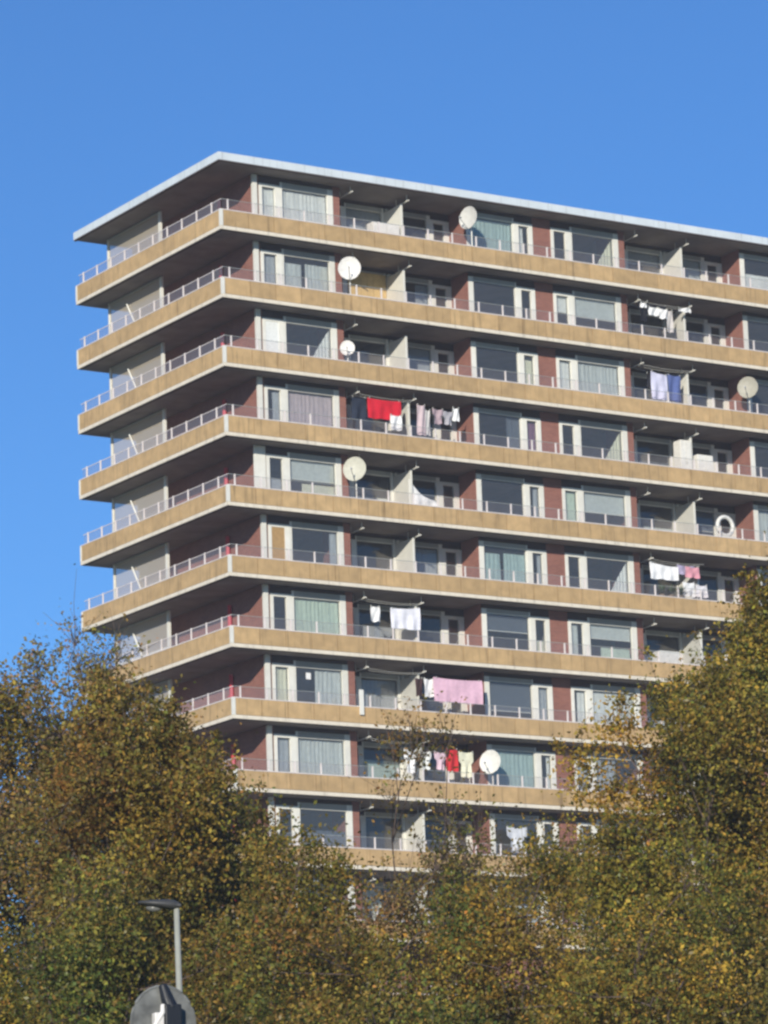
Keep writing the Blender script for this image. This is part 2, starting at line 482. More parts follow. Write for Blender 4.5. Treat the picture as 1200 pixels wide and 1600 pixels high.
part_mesh = {}
for k in range(1, N_DET + 1):
    z = zs(k)
    z1 = z + 2.64
    for i in range(2):
        xo = PER * i
        c = CUR[k][i]
        tgt = bld
        solid = None
        if k == 3 and i == 0: solid = colmat((0.8, 0.82, 0.8), 0.5, 'white_door_leaf')
        if k == 6 and i == 0: solid = colmat((0.42, 0.27, 0.12), 0.5, 'tan_door_leaf')
        d0 = door(tgt, 2.29 + xo, 3.28 + xo, z + 0.2, z1, WY, c[0], 1, solid)
        if k == 3 and i == 0: d0['label'] = 'solid white balcony door'
        if k == 6 and i == 0: d0['label'] = 'tan wooden balcony door'
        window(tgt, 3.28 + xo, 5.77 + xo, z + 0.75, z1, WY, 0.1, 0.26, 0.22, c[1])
        door(tgt, 6.25 + xo, 7.1 + xo, z + 0.2, z1, BY, None, -1)
        window(tgt, 7.1 + xo, 9.0 + xo, z + 0.75, z1, BY, 0.06, 0.1, 0.16, c[2])
        window(tgt, 9.1 + xo, 11.27 + xo, z + 0.75, z1, BY, 0.1, 0.18, 0.16, c[3])
        door(tgt, 11.27 + xo, 12.2 + xo, z + 0.2, z1, BY, ('half', GREY, .3) if rnd.random() < .4 else None, 1)
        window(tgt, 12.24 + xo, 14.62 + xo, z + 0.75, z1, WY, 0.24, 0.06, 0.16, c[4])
        door(tgt, 14.62 + xo, 15.56 + xo, z + 0.2, z1, WY, c[5], -1)
    # the same openings further along, past the picture's edge, in one mesh
    for i in (2, 3):
        xo = PER * i
        for (a, b, y, zb) in ((2.29, 3.28, WY, .2), (3.28, 5.77, WY, .75), (6.25, 7.1, BY, .2), (7.1, 9.0, BY, .75), (9.1, 11.27, BY, .75),
                              (11.27, 12.2, BY, .2), (12.24, 14.62, WY, .75), (14.62, 15.56, WY, .2)):
            a += xo; b += xo
            far.box((a, y - .02, z + zb), (a + .12, y + .08, z1), M['white'])
            far.box((b - .12, y - .02, z + zb), (b, y + .08, z1), M['white'])
            far.box((a + .12, y - .02, z1 - .12), (b - .12, y + .08, z1), M['white'])
            far.box((a + .12, y - .02, z + zb), (b - .12, y + .08, z + zb + .1), M['white'])
            far.face([(a + .12, y + .04, z + zb + .1), (b - .12, y + .04, z + zb + .1), (b - .12, y + .04, z1 - .12), (a + .12, y + .04, z1 - .12)], M['glass'])
            if rnd.random() < .4:
                pleat(far, a + .12, b - .12, z + zb + .1, z1 - .14, y + .16, colmat(rnd.choice([WHT, SHEER, GREY, CREAM]), kind='curtain_cloth'))
o = far.build('far_window', bld); o['kind'] = 'stuff'

# balconies -----------------------------------------------------------------
def fascia(mb, z, rr):
    # ochre panels along the street side, then round the short side and the far side
    x = 0.06
    while x < XE - .1:
        x2 = min(x + 2.36 / 2, XE)
        tn = rr.uniform(.88, 1.08)
        mb.box((x + .013, -.035, z + .165), (x2 - .013, .03, z + .80), M['fascia'], tn)
        x = x2
    y = 0.06
    while y < W - .1:
        y2 = min(y + 1.21, W - .04)
        tn = rr.uniform(.9, 1.08)
        mb.box((-.035, y + .011, z + .165), (.03, y2 - .011, z + .80), M['fascia'], tn)
        y = y2
    mb.box((.06, W - .03, z + .165), (XE, W + .035, z + .80), M['fascia'], 1.0)

def railing(mb, z):
    zt = z + 1.29
    # top rail, posts, wired-glass infill
    mb.box((.07, .045, zt - .02), (XE, .068, zt - .001), M['steel'])
    mb.box((.045, .07, zt - .026), (.07, W - .03, zt), M['rail'])
    x = .35
    while x < XE:
        mb.box((x - .028, .035, z + .835), (x + .028, .08, zt + .004), M['rail'])
        x += 1.18
    y = .83
    while y < W:
        mb.box((.035, y - .028, z + .835), (.08, y + .028, zt + .03), M['rail'])
        y += 1.21
    mb.face([(.09, .058, z + .84), (XE, .058, z + .84), (XE, .058, zt - .04), (.09, .058, zt - .04)], M['railglass'])
    mb.face([(.058, W - .1, z + .84), (.058, .09, z + .84), (.058, .09, zt - .04), (.058, W - .1, zt - .04)], M['endglass'])

for k in range(1, N_BALC + 1):
    z = zs(k); rr = random.Random(k * 31)
    sl = MB()
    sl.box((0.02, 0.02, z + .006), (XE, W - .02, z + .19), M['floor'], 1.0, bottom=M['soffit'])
    b = sl.build('balcony', bld)
    ed = MB()                                                  # painted slab edge, coping and corner post
    ed.box((-.05, -.05, z), (XE, .02, z + .145), M['cream'])
    ed.box((-.05, .02, z), (.02, W + .05, z + .145), M['cream'])
    ed.box((.02, W - .02, z), (XE, W + .05, z + .145), M['cream'])
    ed.box((-.05, -.05, z + .802), (XE, .05, z + .838), M['rail'])
    ed.box((-.05, .05, z + .802), (.05, W + .05, z + .838), M['rail'])
    ed.box((.02, .021, z - .012), (XE, .13, z + .005), M['dark'])        # dark strip along the underside behind the edge
    ed.box((.021, .13, z - .012), (.13, W - .02, z + .005), M['dark'])
    ed.build('slab_edge', b)
    fa = MB(); fascia(fa, z, rr); fa.build('fascia', b)
    ra = MB(); railing(ra, z); ra.build('railing', b)
    cp = MB()
    cp.box((-.06, -.06, z + .145), (.062, .062, z + .802), M['white'], .95)
    cp.build('corner_post', b)
    cp = MB(); cp.box((-.06, W - .04, z + .145), (.062, W + .06, z + .802), M['white'], .95); cp.build('corner_post', b)
    if k <= N_DET:
        # white pilaster on the corner of the street wall
        p = MB()
        if k == 5:
            p.box((1.72, WY - .06, z + .2), (2.24, WY + .0, z + 2.78), M['white'], 1.0)
            o = p.build('corner_panel', bld); o['label'] = 'broad white panel at the corner'
        else:
            p.box((WX - .05, WY - .12, z + .2), (WX + .16, WY - .003, z + 2.78), M['white'], .92)
            p.build('corner_pilaster', bld)
        # wall between the pilaster and the first door
        # partitions between the flats' loggias
        for i in range(2):
            xo = PER * i
            p = MB()
            hgt = 2.46
            p.box((9.0 + xo, .86, z + .2), (9.06 + xo, BY - .002, z + hgt), M['white'], rnd.uniform(.70, .95))
            p.box((8.985 + xo, .80, z + .2), (9.075 + xo, .86, z + hgt + .02), M['white'], .95)
            p.build('partition', bld)
            for xa in (6.4, 9.1):
                if rnd.random() < .12 and k > 2: continue
                a = MB(); zz = z + 2.52 + rnd.uniform(-.04, .02)
                a.tube([(xa + xo, 1.5, zz - .02), (xa + xo, .35, zz)], .03, M['white'], 6)
                a.tube([(xa + xo, 1.3, z + 2.79), (xa + xo, 1.3, zz - .02)], .018, M['white'], 6)
                a.tube([(xa + xo, .5, z + 2.79), (xa + xo, .5, zz)], .018, M['white'], 6)
                a.build('drying_arm', bld)
        # ribbed glass screen on the short side
        s = MB()
        s.box((1.05, 6.80, z + .2), (1.14, 6.98, z + 2.78), M['white'], .95)
        s.box((1.05, 11.34, z + .2), (1.14, 11.44, z + 2.78), M['white'], .95)
        s.box((1.06, 6.98, z + 1.26), (1.13, 11.34, z + 1.33), M['white'], .95)
        s.box((1.06, 6.98, z + 2.70), (1.13, 11.34, z + 2.78), M['white'], .6)
        so = s.build('screen_frame', bld)
        gs = MB()
        gs.face([(1.095, 11.34, z + .22), (1.095, 6.98, z + .22), (1.095, 6.98, z + 2.70), (1.095, 11.34, z + 2.70)], M['screen'])
        gs.build('screen_glass', so)
        if k > 1:
            br = MB(); br.tube([(1.02, 9.75, z + 2.35), (1.02, 9.05, z + 1.3)], .035, M['white'], 6)  # white bar standing in for a diagonal light reflection on the screen
            br.build('glint_bar', so)
        # beige end-bay wall behind the screen
        be = MB(); be.box((WX - .03, 8.45, z + .2), (WX - .003, 10.9, z + 2.79), M['beige']); be.build('end_wall_panel', bld)
        rd = MB(); rd.tube([(1.88, 3.35, z + .2), (1.88, 3.35, z + 2.4)], .085, M['red'], 10)
        rd.tube([(1.88, 3.35, z + 1.5), (1.74, 3.35, z + 1.5)], .06, M['red'], 8)
        o = rd.build('fire_riser', bld)
pb = MB()
for k in range(1, N_BALC + 1):
    z = zs(k)
    pb.box((WX + .301, WY + .002, z + .2), (2.289, WY + .3, z + 2.8), M['brick'])
pb.build('corner_brickwork', bld)
# roof
rf = MB(); zr = Z1 + H
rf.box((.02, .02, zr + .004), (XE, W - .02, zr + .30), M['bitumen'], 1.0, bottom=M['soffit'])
ro = rf.build('roof', bld)
re_ = MB()
re_.box((-.08, -.08, zr + .0), (XE, .018, zr + .05), M['dark'])
re_.box((-.08, .018, zr + .0), (.018, W + .08, zr + .05), M['dark'])
re_.box((-.10, -.10, zr + .05), (XE, .02, zr + .37), M['roof'])
re_.box((-.10, .02, zr + .05), (.02, W + .10, zr + .37), M['roof'])
re_.box((.02, W - .02, zr + .05), (XE, W + .10, zr + .37), M['roof'])
re_.build('roof_edge', ro)

# ------------------------------------------------------------------ satellite dishes
def dish(x, y, z, dia, aim, rgb, label, floorz, ring=False):
    """offset dish > feed arm (> receiver), mast; aim = (azimuth, elevation) in degrees of the dish axis"""
    root = empty('satellite_dish', label, 'satellite dish', (x, y, floorz), 'satellite dishes on the balconies')
    mb = MB(); r = dia / 2; dep = dia * .11
    az, el = math.radians(aim[0]), math.radians(aim[1])
    ax = Vector((math.cos(el) * math.cos(az), math.cos(el) * math.sin(az), math.sin(el)))
    u = ax.cross(Vector((0, 0, 1))).normalized(); v = u.cross(ax).normalized()
    c = Vector((0, 0, z - floorz)); nr, ns = 6, 28
    m = colmat(rgb, .5, 'dish_paint')
    P = lambda q, a, off: c + (u * math.cos(a) + v * math.sin(a) * 1.06) * (r * q) + ax * (dep * (q * q - 1) + off)
    for i in range(nr):
        for j in range(ns):
            a0, a1 = 2 * math.pi * j / ns, 2 * math.pi * (j + 1) / ns
            mb.face([P(i / nr, a0, 0), P((i + 1) / nr, a0, 0), P((i + 1) / nr, a1, 0), P(i / nr, a1, 0)], m)
            mb.face([P(i / nr, a1, -.02), P((i + 1) / nr, a1, -.02), P((i + 1) / nr, a0, -.02), P(i / nr, a0, -.02)], m)
    rim = [P(1, 2 * math.pi * j / ns, -.01) for j in range(ns + 1)]
    mb.tube(rim, .014, m, 6, cap=False)
    mb.build('reflector', root, smooth=True)
    am = MB()
    a0 = P(1, -math.pi / 2, 0); tip = c + ax * (dia * .62) - v * (r * .35)
    am.tube([a0, tip], .016, M['steel'], 6)
    fo = am.build('feed_arm', root)
    rc = MB(); rc.tube([tip + v * .03, tip + v * .03 - ax * .13], [.035, .03], colmat((.35, .36, .38), .5, 'receiver_plastic'), 10)
    rc.build('receiver', fo)
    ma = MB()
    bk = c - ax * (dep + .12)
    ma.tube([(bk.x, bk.y, 0), (bk.x, bk.y, bk.z + .05)], .026, M['white'], 10)
    ma.tube([bk, c - ax * (dep + .02)], .04, M['steel'], 8)
    ma.build('mast', root)
    return root
AIM = (226, 27)
def Zl(k, h): return zs(k) + h
dish(11.68, -.10, Zl(1, 2.0), .90, (198, 4), (.60, .59, .55), 'pale satellite dish in front of the blind on the top floor', zs(1) + .84)
dish(5.90, -.02, Zl(2, 1.93), .90, (236, 2), (.72, .70, .66), 'large white satellite dish on a short white mast, second floor from the top', zs(2) + .84)
dish(5.88, .3, Zl(3, 1.48), .58, (236, 2), (.76, .74, .70), 'small white satellite dish, the smallest, third floor from the top', zs(3) + .19)
dish(5.90, .1, Zl(5, 2.05), .93, (224, 4), (.54, .53, .44), 'cream satellite dish beside the loggia on the floor below the red laundry', zs(5) + .19)
dish(25.82, .02, Zl(3, 1.95), .88, (220, 2), (.40, .38, .31), 'beige grey satellite dish in front of the brick reveal near the right edge', zs(3) + .19)
dish(11.80, .05, Zl(9, 1.78), .90, (212, 4), (.72, .71, .66), 'white satellite dish low down right of the red shirt, behind thin twigs', zs(9) + .19)

# ------------------------------------------------------------------ washing on the lines
def cloth(name, label, cat, k, x0, x1, zb, zt, y, rgb, group='washing hung out on the balconies', sag=.05, skew=0.0, shape='sheet', zt2=None):
    mb = MB(); z = zs(k); m = colmat(rgb, .9, 'laundry_cloth')
    rr = random.Random(hash((k, int(x0 * 100))) & 0xffff)
    nx, nz = 14, 8
    wd, ht = x1 - x0, zt - zb
    cx = (x0 + x1) / 2
    base = len(mb.v); ph = rr.random() * 6
    def P(s, t, off):
        # s 0..1 across, t 0..1 down
        half = .5
        if shape == 'shirt': half = .5 if t < .38 else .33
        if shape == 'trousers': half = .5 if t < .2 else .44
        xx = cx - x0 + (s - .5) * 2 * half * wd + skew * t * wd
        top = ht + ((zt2 - zt) * s if zt2 is not None else 0) - sag * math.sin(math.pi * s) * (1 - .4 * t)
        fold = .035 * math.sin(ph + s * wd * 14) * (.2 + t) + .02 * math.sin(ph * 2 + s * 9 + t * 5)
        return (xx, fold + off, top * (1 - t) + (0.02 * math.sin(ph + s * 11) if t == 1 else 0))
    for off, flip in ((0, 0), (.012, 1)):
        b0 = len(mb.v)
        for j in range(nz + 1):
            for i in range(nx + 1):
                mb.v.append(P(i / nx, j / nz, off))
        mi = mb._m(m)
        for j in range(nz):
            for i in range(nx):
                if shape == 'trousers' and j > 3 and i == nx // 2: continue
                a = b0 + j * (nx + 1) + i
                q = (a, a + 1, a + nx + 2, a + nx + 1)
                mb.f.append(q[::-1] if flip else q); mb.mi.append(mi); mb.t.append(1)
    # pegs and the stretch of line that carries it
    for s in (.06, .94):
        px, py, pz = P(s, 0, 0)
        mb.box((px - .012, py - .02, pz - .04), (px + .012, py + .03, pz + .04), M['steel'])
    o = mb.build(name, None, (x0, y, z + zb), smooth=True)
    return tag(o, label, cat, group)
W_ = (.80, .80, .79)
cloth('shirt', 'black shirt hung leftmost among the white washing, second floor from the top', 'clothing', 2, 20.58, 21.1, 1.62, 2.54, .5, (.012, .012, .016), shape='shirt')
cloth('sock', 'small white garment over the black shirt, second floor from the top', 'clothing', 2, 20.66, 20.98, 2.19, 2.44, .42, W_)
cloth('black_towel', 'dark cloth behind the white washing, second floor from the top', 'towel', 2, 20.9, 22.2, 2.02, 2.50, .66, (.018, .018, .024))
cloth('shirt', 'white shirt, third piece of washing from the left, second floor from the top', 'clothing', 2, 21.12, 21.65, 1.93, 2.32, .5, W_)
cloth('shirt', 'white shirt hanging slightly lower beside its twin, second floor from the top', 'clothing', 2, 21.68, 22.12, 1.85, 2.30, .5, W_)
cloth('trousers', 'long pale grey garment left of the partition, second floor from the top', 'clothing', 2, 22.08, 22.42, 1.3, 2.29, .55, (.55, .52, .50), shape='trousers')
cloth('towel', 'short white cloth slanting up by the partition, second floor from the top', 'towel', 2, 22.63, 23.3, 2.24, 2.36, .4, W_, zt2=2.48, sag=0)
cloth('sheet', 'pale lavender sheet hung beside a blue cloth', 'sheet', 3, 21.08, 21.92, 1.05, 2.28, .5, (.62, .62, .78), zt2=2.18)
cloth('towel', 'blue patterned cloth beside the pale lavender sheet', 'towel', 3, 21.95, 22.62, 1.05, 2.22, .5, (.10, .14, .34))
cloth('shirt', 'narrow black garment left of the pale lavender sheet', 'clothing', 3, 20.94, 21.22, 1.55, 2.2, .6, (.015, .015, .02))
cloth('towel', 'dark navy towel left of the bright red cloth', 'towel', 4, 6.26, 6.92, 1.45, 2.42, .7, (.02, .028, .05))
cloth('blanket', 'bright red blanket hung across the loggia', 'blanket', 4, 6.82, 8.4, 1.52, 2.36, .4, (.62, .012, .03))
cloth('towel', 'white cloth hanging low under the red blanket', 'towel', 4, 7.82, 8.34, 1.1, 1.74, .3, W_)
cloth('sheet', 'pink striped sheet hung just right of the partition by the red blanket', 'sheet', 4, 9.17, 9.56, 1.05, 2.33, .4, (.60, .48, .50))
cloth('towel', 'narrow pale grey towel right of the pink striped sheet', 'towel', 4, 9.6, 9.86, 1.08, 2.18, .5, (.62, .60, .58))
cloth('shirt', 'pinkish grey shirt in the row right of the narrow pale towel', 'clothing', 4, 9.9, 10.42, 1.6, 2.24, .4, (.42, .32, .35), shape='shirt')
cloth('shirt', 'grey shirt between the pinkish shirt and the small white garment', 'clothing', 4, 10.4, 10.92, 1.62, 2.2, .4, (.38, .37, .40), shape='shirt')
cloth('shirt', 'small white garment at the right end of the row by the red blanket', 'clothing', 4, 10.9, 11.2, 1.81, 2.38, .4, W_)
cloth('curtain', 'white cloth gathered in a sweep across the dark loggia below the shirts', 'curtain', 5, 8.95, 10.3, 1.0, 2.1, .9, W_, zt2=1.3, sag=.22)
cloth('sheet', 'long bright white sheet hung left of the pink cloth', 'sheet', 6, 20.46, 21.9, 1.64, 2.36, .4, (.86, .86, .86), zt2=2.24)
cloth('towel', 'pink towel hung right of the long bright white sheet', 'towel', 6, 22.3, 23.0, 1.84, 2.32, .4, (.66, .30, .36))
cloth('towel', 'lavender cloth hung behind the pink towel', 'towel', 6, 21.98, 22.9, 1.98, 2.40, .55, (.40, .36, .52))
cloth('shirt', 'white garment on a low rack under the pink towel', 'clothing', 6, 22.06, 22.65, 1.0, 1.62, .3, W_)
cloth('shirt', 'white garment at the right end of the low rack under the pink towel', 'clothing', 6, 22.7, 23.3, 1.02, 1.55, .3, (.72, .70, .72))
cloth('towel', 'small white cloth hung left of the white square sheet', 'towel', 7, 6.7, 7.12, 1.6, 2.24, .5, W_)
cloth('sheet', 'white square sheet hung from the line one floor above the large pink towel', 'sheet', 7, 7.57, 8.95, 1.38, 2.2, .4, (.80, .80, .86), zt2=2.3)
cloth('bath_towel', 'large pale pink towel draped over a line above the balcony rail', 'towel', 8, 9.3, 11.62, 1.28, 2.27, .12, (.74, .47, .58))
cloth('towel', 'white cloth hung against the left end of the large pale pink towel', 'towel', 8, 8.97, 9.4, 1.48, 2.23, .3, W_)
cloth('jacket', 'dark brown jacket hung left of the large pale pink towel', 'clothing', 8, 8.62, 8.95, 1.5, 2.25, .4, (.06, .03, .03))
cloth('shirt', 'white shirt, leftmost in the row behind the twigs', 'clothing', 9, 7.97, 8.54, 1.18, 2.16, .4, W_, shape='shirt')
cloth('shirt', 'white shirt, second from the left in the row behind the twigs', 'clothing', 9, 8.72, 9.24, 1.35, 2.12, .4, (.74, .74, .70), shape='shirt')
cloth('shirt', 'pale pink shirt left of the red one behind the twigs', 'clothing', 9, 9.4, 9.95, 1.40, 2.12, .4, (.68, .50, .56), shape='shirt')
cloth('shirt', 'bright red shirt in the row behind the twigs', 'clothing', 9, 9.97, 10.5, 1.36, 2.27, .4, (.55, .03, .035))
cloth('shirt', 'cream garment right of the red shirt behind the twigs', 'clothing', 9, 10.55, 11.24, 1.15, 2.2, .4, (.74, .72, .55), shape='shirt')
cloth('shirt', 'white T-shaped garment hung in front of a dark window low in the block', 'clothing', 10, 12.77, 13.76, 1.05, 2.1, .5, (.62, .64, .68), shape='shirt')

# washing lines strung between the drying arms
for k, i in ((2, 1), (3, 1), (4, 0), (6, 1), (7, 0), (8, 0), (9, 0)):
    mb = MB(); xo = PER * i; z = zs(k) + 2.47
    for y in (.42, .7, 1.1):
        pts = [(6.42 + xo + t * 2.66, y, z - .07 * math.sin(math.pi * t)) for t in [j / 8 for j in range(9)]]
        mb.tube(pts, .006, M['white'], 4)
    mb.build('washing_line', bld)

# things standing on balconies
def pots(k, x0, x1, n, label):
    for j in range(n):
        rr = random.Random(k * 100 + j)
        x = x0 + (x1 - x0) * (j + .5) / n
        root = empty('potted_plant', label[j], 'potted plant', (x, .30, zs(k) + .19), 'potted plants on the balconies')
        p = MB(); p.tube([(0, 0, .0), (0, 0, .55), (0, 0, .78)], [.10, .10, .14], colmat((.22, .17, .12), .8, 'pot_clay'), 12); p.build('pot', root)
        f = MB(); cm = colmat((.06, .10, .04), .7, 'plant_leaf')
        for q in range(70):
            a = rr.uniform(0, 6.28); e = rr.uniform(.2, 1.5); L = rr.uniform(.15, .48)
            d = Vector((math.cos(a) * math.cos(e), math.sin(a) * math.cos(e), math.sin(e)))
            s = d.cross(Vector((0, 0, 1))).normalized() * .03
            b = Vector((0, 0, .78)) + d * L * .4; t = Vector((0, 0, .78)) + d * L * 1.3 - Vector((0, 0, .06))
            f.face([b - s * .4, (b + t) / 2 - s, t, (b + t) / 2 + s], cm)
        f.build('leaves', root)
pots(6, 20.7, 22.1, 3, ['bushy pot plant under the long white sheet, leftmost of three',
                        'bushy pot plant under the long white sheet, middle of three', 'bushy pot plant under the long white sheet, rightmost of three'])
# white ring leaning in a loggia on the right, fifth floor
mb = MB(); cw = colmat((.74, .73, .68), .6, 'white_plastic'); NA, NB = 32, 12
tor = lambda a, b: ((.40 + .085 * math.cos(b)) * math.cos(a), .085 * math.sin(b), (.40 + .085 * math.cos(b)) * math.sin(a))
for i in range(NA):
    for j in range(NB):
        a0, a1, b0, b1 = 2 * math.pi * i / NA, 2 * math.pi * (i + 1) / NA, 2 * math.pi * j / NB, 2 * math.pi * (j + 1) / NB
        mb.face([tor(a0, b0), tor(a0, b1), tor(a1, b1), tor(a1, b0)], cw)
tag(mb.build('swim_ring', None, (24.5, .4, Zl(5, 1.42)), smooth=True), 'white ring propped up in a loggia near the right edge', 'ring')
# stand under the ring
mb = MB(); mb.box((-.45, -.2, 0), (.45, .2, .05), M['white'])
for sx in (-.4, .4):
    for sy in (-.16, .16):
        mb.tube([(sx, sy, -.72), (sx, sy, 0)], .02, M['steel'], 6)
tag(mb.build('side_table', None, (24.5, .45, zs(5) + .19 + .72)), 'small white side table carrying the white ring', 'table')
mb = MB(); mb.box((0, 0, 0), (.18, .06, 1.0), M['white'])
mb.box((.03, .06, .85), (.15, .12, .93), M['steel'])
tag(mb.build('white_plank', None, (5.66, -.13, Zl(8, .48))), 'white upright plank hooked over the outside of an ochre balcony band', 'plank')
# white storage cabinets against the partitions
def cabinet(k, x, wd, ht, label, rgb=(.80, .78, .72)):
    root = empty('storage_cabinet', label, 'cabinet', (x, .75, zs(k) + .19), 'storage cabinets on the balconies')
    mb = MB(); c = colmat(rgb, .5, 'cabinet_paint')
    mb.box((0, 0, 0), (wd, .5, ht), c); mb.build('carcass', root, bevel=.01)
    for j in range(2):
        d = MB(); d.box((wd * j / 2 + .01, -.02, .04), (wd * (j + 1) / 2 - .01, -.001, ht - .03), c); q = d.build('door', root)
        h = MB(); h.tube([(wd / 2 + (.05 if j else -.05), -.035, ht * .5), (wd / 2 + (.05 if j else -.05), -.035, ht * .5 + .14)], .01, M['steel'], 6); h.build('handle', q)
cabinet(4, 22.62, .56, 2.1, 'tall white cabinet against the partition near the right edge')
cabinet(4, 23.5, .8, 1.55, 'lower white cabinet right of the partition near the right edge')
cabinet(1, 7.6, 1.25, 1.35, 'low white cabinet at the left of the top floor loggia')
cabinet(7, 21.0, 1.0, 1.3, 'low white cabinet right of the green curtained window', (.7, .7, .66))

# tan board closing off the second floor loggia behind the big dish
mb = MB()
for j in range(6):
    mb.box((7.12 + j * .31, BY - .07, Zl(2, .2)), (7.12 + (j + 1) * .31 - .008, BY - .04, Zl(2, 2.55)), colmat((.60, .42, .17), .7, 'tan_board'))
o = mb.build('board', bld); o['label'] = 'tan wooden board closing a loggia window'

# a paper notice in a window of the eighth floor down
mb = MB(); mb.box((0, 0, 0), (.22, .006, .26), colmat((.85, .85, .85), .6, 'paper'))
o = mb.build('window_notice', None, (3.86, WY + .035 - .012, Zl(8, 1.95))); tag(o, 'small white paper stuck inside a dark window left of the pink towel', 'paper')

# ------------------------------------------------------------------ street lamp
def street_lamp():
    root = empty('street_lamp', 'grey street lamp with a dark flat head in front of the trees', 'street lamp', (-50.13, -84.69, 0))
    p = MB(); p.tube([(0.08, -.05, 0), (.05, -.03, 3.0), (0, 0, 7.72)], [.068, .056, .036], M['galv'], 14); p.build('pole', root, smooth=True)
    u = Vector((-.847, .530, 0)).normalized(); s = Vector((u.y, -u.x, 0))
    h = MB(); secs = [(.10, .05, .03), (-.02, .085, .075), (-.14, .11, .085), (-.34, .13, .07), (-.54, .12, .05), (-.68, .07, .03), (-.73, .02, .012)]
    n = 14; rings = []
    for (t, wy, hz) in [(q * .68 if q < 0 else q * .6, a_, b_ * .85) for q, a_, b_ in secs]:
        c = -u * t; b = len(h.v)
        for j in range(n):
            a = 2 * math.pi * j / n
            zz = math.sin(a) * (hz if math.sin(a) > 0 else hz * .8)
            h.v.append(tuple(c * -0 + u * (-t) + s * (math.cos(a) * wy) + Vector((0, 0, 7.76 + zz - t * .10))))
        rings.append(b)
    mi = h._m(M['lamphead'])
    for r0, r1 in zip(rings, rings[1:]):
        for j in range(n):
            h.f.append((r0 + j, r0 + (j + 1) % n, r1 + (j + 1) % n, r1 + j)); h.mi.append(mi); h.t.append(1)
    h.f.append(tuple(rings[0] + j for j in range(n))); h.mi.append(mi); h.t.append(1)
    h.f.append(tuple(rings[-1] + j for j in range(n))[::-1]); h.mi.append(mi); h.t.append(1)
    hh = h.build('lamp_head', root, smooth=True)
    d = MB(); pts = []
    for (t, r) in ((.19, .02), (.23, .07), (.29, .09), (.35, .07), (.39, .02)):
        pts.append((tuple(u * t + Vector((0, 0, 7.76 + t * .10 - .055))), r))
    d.tube([q[0] for q in pts], [q[1] * .55 for q in pts], M['diffuser'], 12); d.build('diffuser', hh, smooth=True)
    # u points to the photo's left: the head hangs out that way
    return root
street_lamp()

# ------------------------------------------------------------------ traffic signal seen from behind
def traffic_signal():
    root = empty('traffic_signal', 'grey round-topped back of a traffic signal with a dark housing at the bottom edge', 'traffic signal', (-60.01, -102.09, 0))
    f = Vector((.524, .823, 0)).normalized()      # away from the viewer
    r = Vector((f.y, -f.x, 0))
    rot = math.radians(22); r2 = (r * math.cos(rot) + f * math.sin(rot)); f2 = (f * math.cos(rot) - r * math.sin(rot))
    def Q(a, b, z): return tuple(r2 * a + f2 * b + Vector((0, 0, z)))
    p = MB(); p.tube([Q(.02, -.02, 0), Q(.02, -.02, 3.55)], [.06, .055], M['galv'], 14); p.build('pole', root, smooth=True)
    # shield: rounded rectangle plate with a rolled rim
    zt, hw, zc = 4.68, .255, 4.40
    outl = []
    for j in range(17):
        a = math.pi * j / 16; outl.append((hw * math.cos(a), zc + (zt - zc) * math.sin(a)))
    for j in range(17):
        a = math.pi + math.pi * j / 16; outl.append((hw * math.cos(a), 3.72 + .27 * math.sin(a)))
    s = MB()
    s.face([Q(a, 0, z) for a, z in outl], M['shield']); s.face([Q(a, .012, z) for a, z in outl][::-1], M['housing'])
    s.tube([Q(a, .006, z) for a, z in outl + outl[:1]], .013, M['shield'], 6, cap=False)
    s.build('back_shield', root)
    h = MB()
    def obox(mb, a0, b0, z0, a1, b1, z1, m):
        n = len(mb.v)
        mb.v += [Q(a0, b0, z0), Q(a1, b0, z0), Q(a1, b1, z0), Q(a0, b1, z0), Q(a0, b0, z1), Q(a1, b0, z1), Q(a1, b1, z1), Q(a0, b1, z1)]
        for fc in [(0, 3, 2, 1), (4, 5, 6, 7), (0, 1, 5, 4), (1, 2, 6, 5), (2, 3, 7, 6), (3, 0, 4, 7)]:
            mb.f.append(tuple(n + i for i in fc)); mb.mi.append(mb._m(m)); mb.t.append(1)
    for i, z0 in enumerate((3.62, 3.93, 4.24)):
        obox(h, -.02, -.11, z0, .115, -.002, z0 + .295, M['housing'])
    h.tube([Q(.045, -.06, 4.50), Q(.015, -.05, 4.58), Q(-.012, -.03, 4.69)], [.06, .05, .035], M['housing'], 8)
    h.build('housing', root, bevel=.012)
    for z0 in (3.77, 4.08, 4.39):
        v = MB(); n = 12
        for j in range(n):
            a0, a1 = math.pi * j / n - .3, math.pi * (j + 1) / n - .3
            v.face([Q(.1 * math.cos(a0), .02, z0 + .1 * math.sin(a0)), Q(.1 * math.cos(a1), .02, z0 + .1 * math.sin(a1)),
                    Q(.1 * math.cos(a1), .2, z0 - .02 + .1 * math.sin(a1)), Q(.1 * math.cos(a0), .2, z0 - .02 + .1 * math.sin(a0))], M['housing'])
        v.build('visor', root)
    b = MB()
    obox(b, -.10, -.10, 4.36, -.025, -.02, 4.47, colmat((.75, .72, .68), .35, 'bracket_metal'))
    b.tube([Q(-.12, -.08, 4.33), Q(-.035, -.09, 4.47), Q(-.02, -.06, 4.53)], .022, colmat((.75, .72, .68), .35, 'bracket_metal'), 8)
    b.tube([Q(-.06, -.1, 4.0), Q(-.06, -.1, 4.36)], .03, M['steel'], 8)
    b.build('bracket', root, bevel=.01)
    return root
traffic_signal()

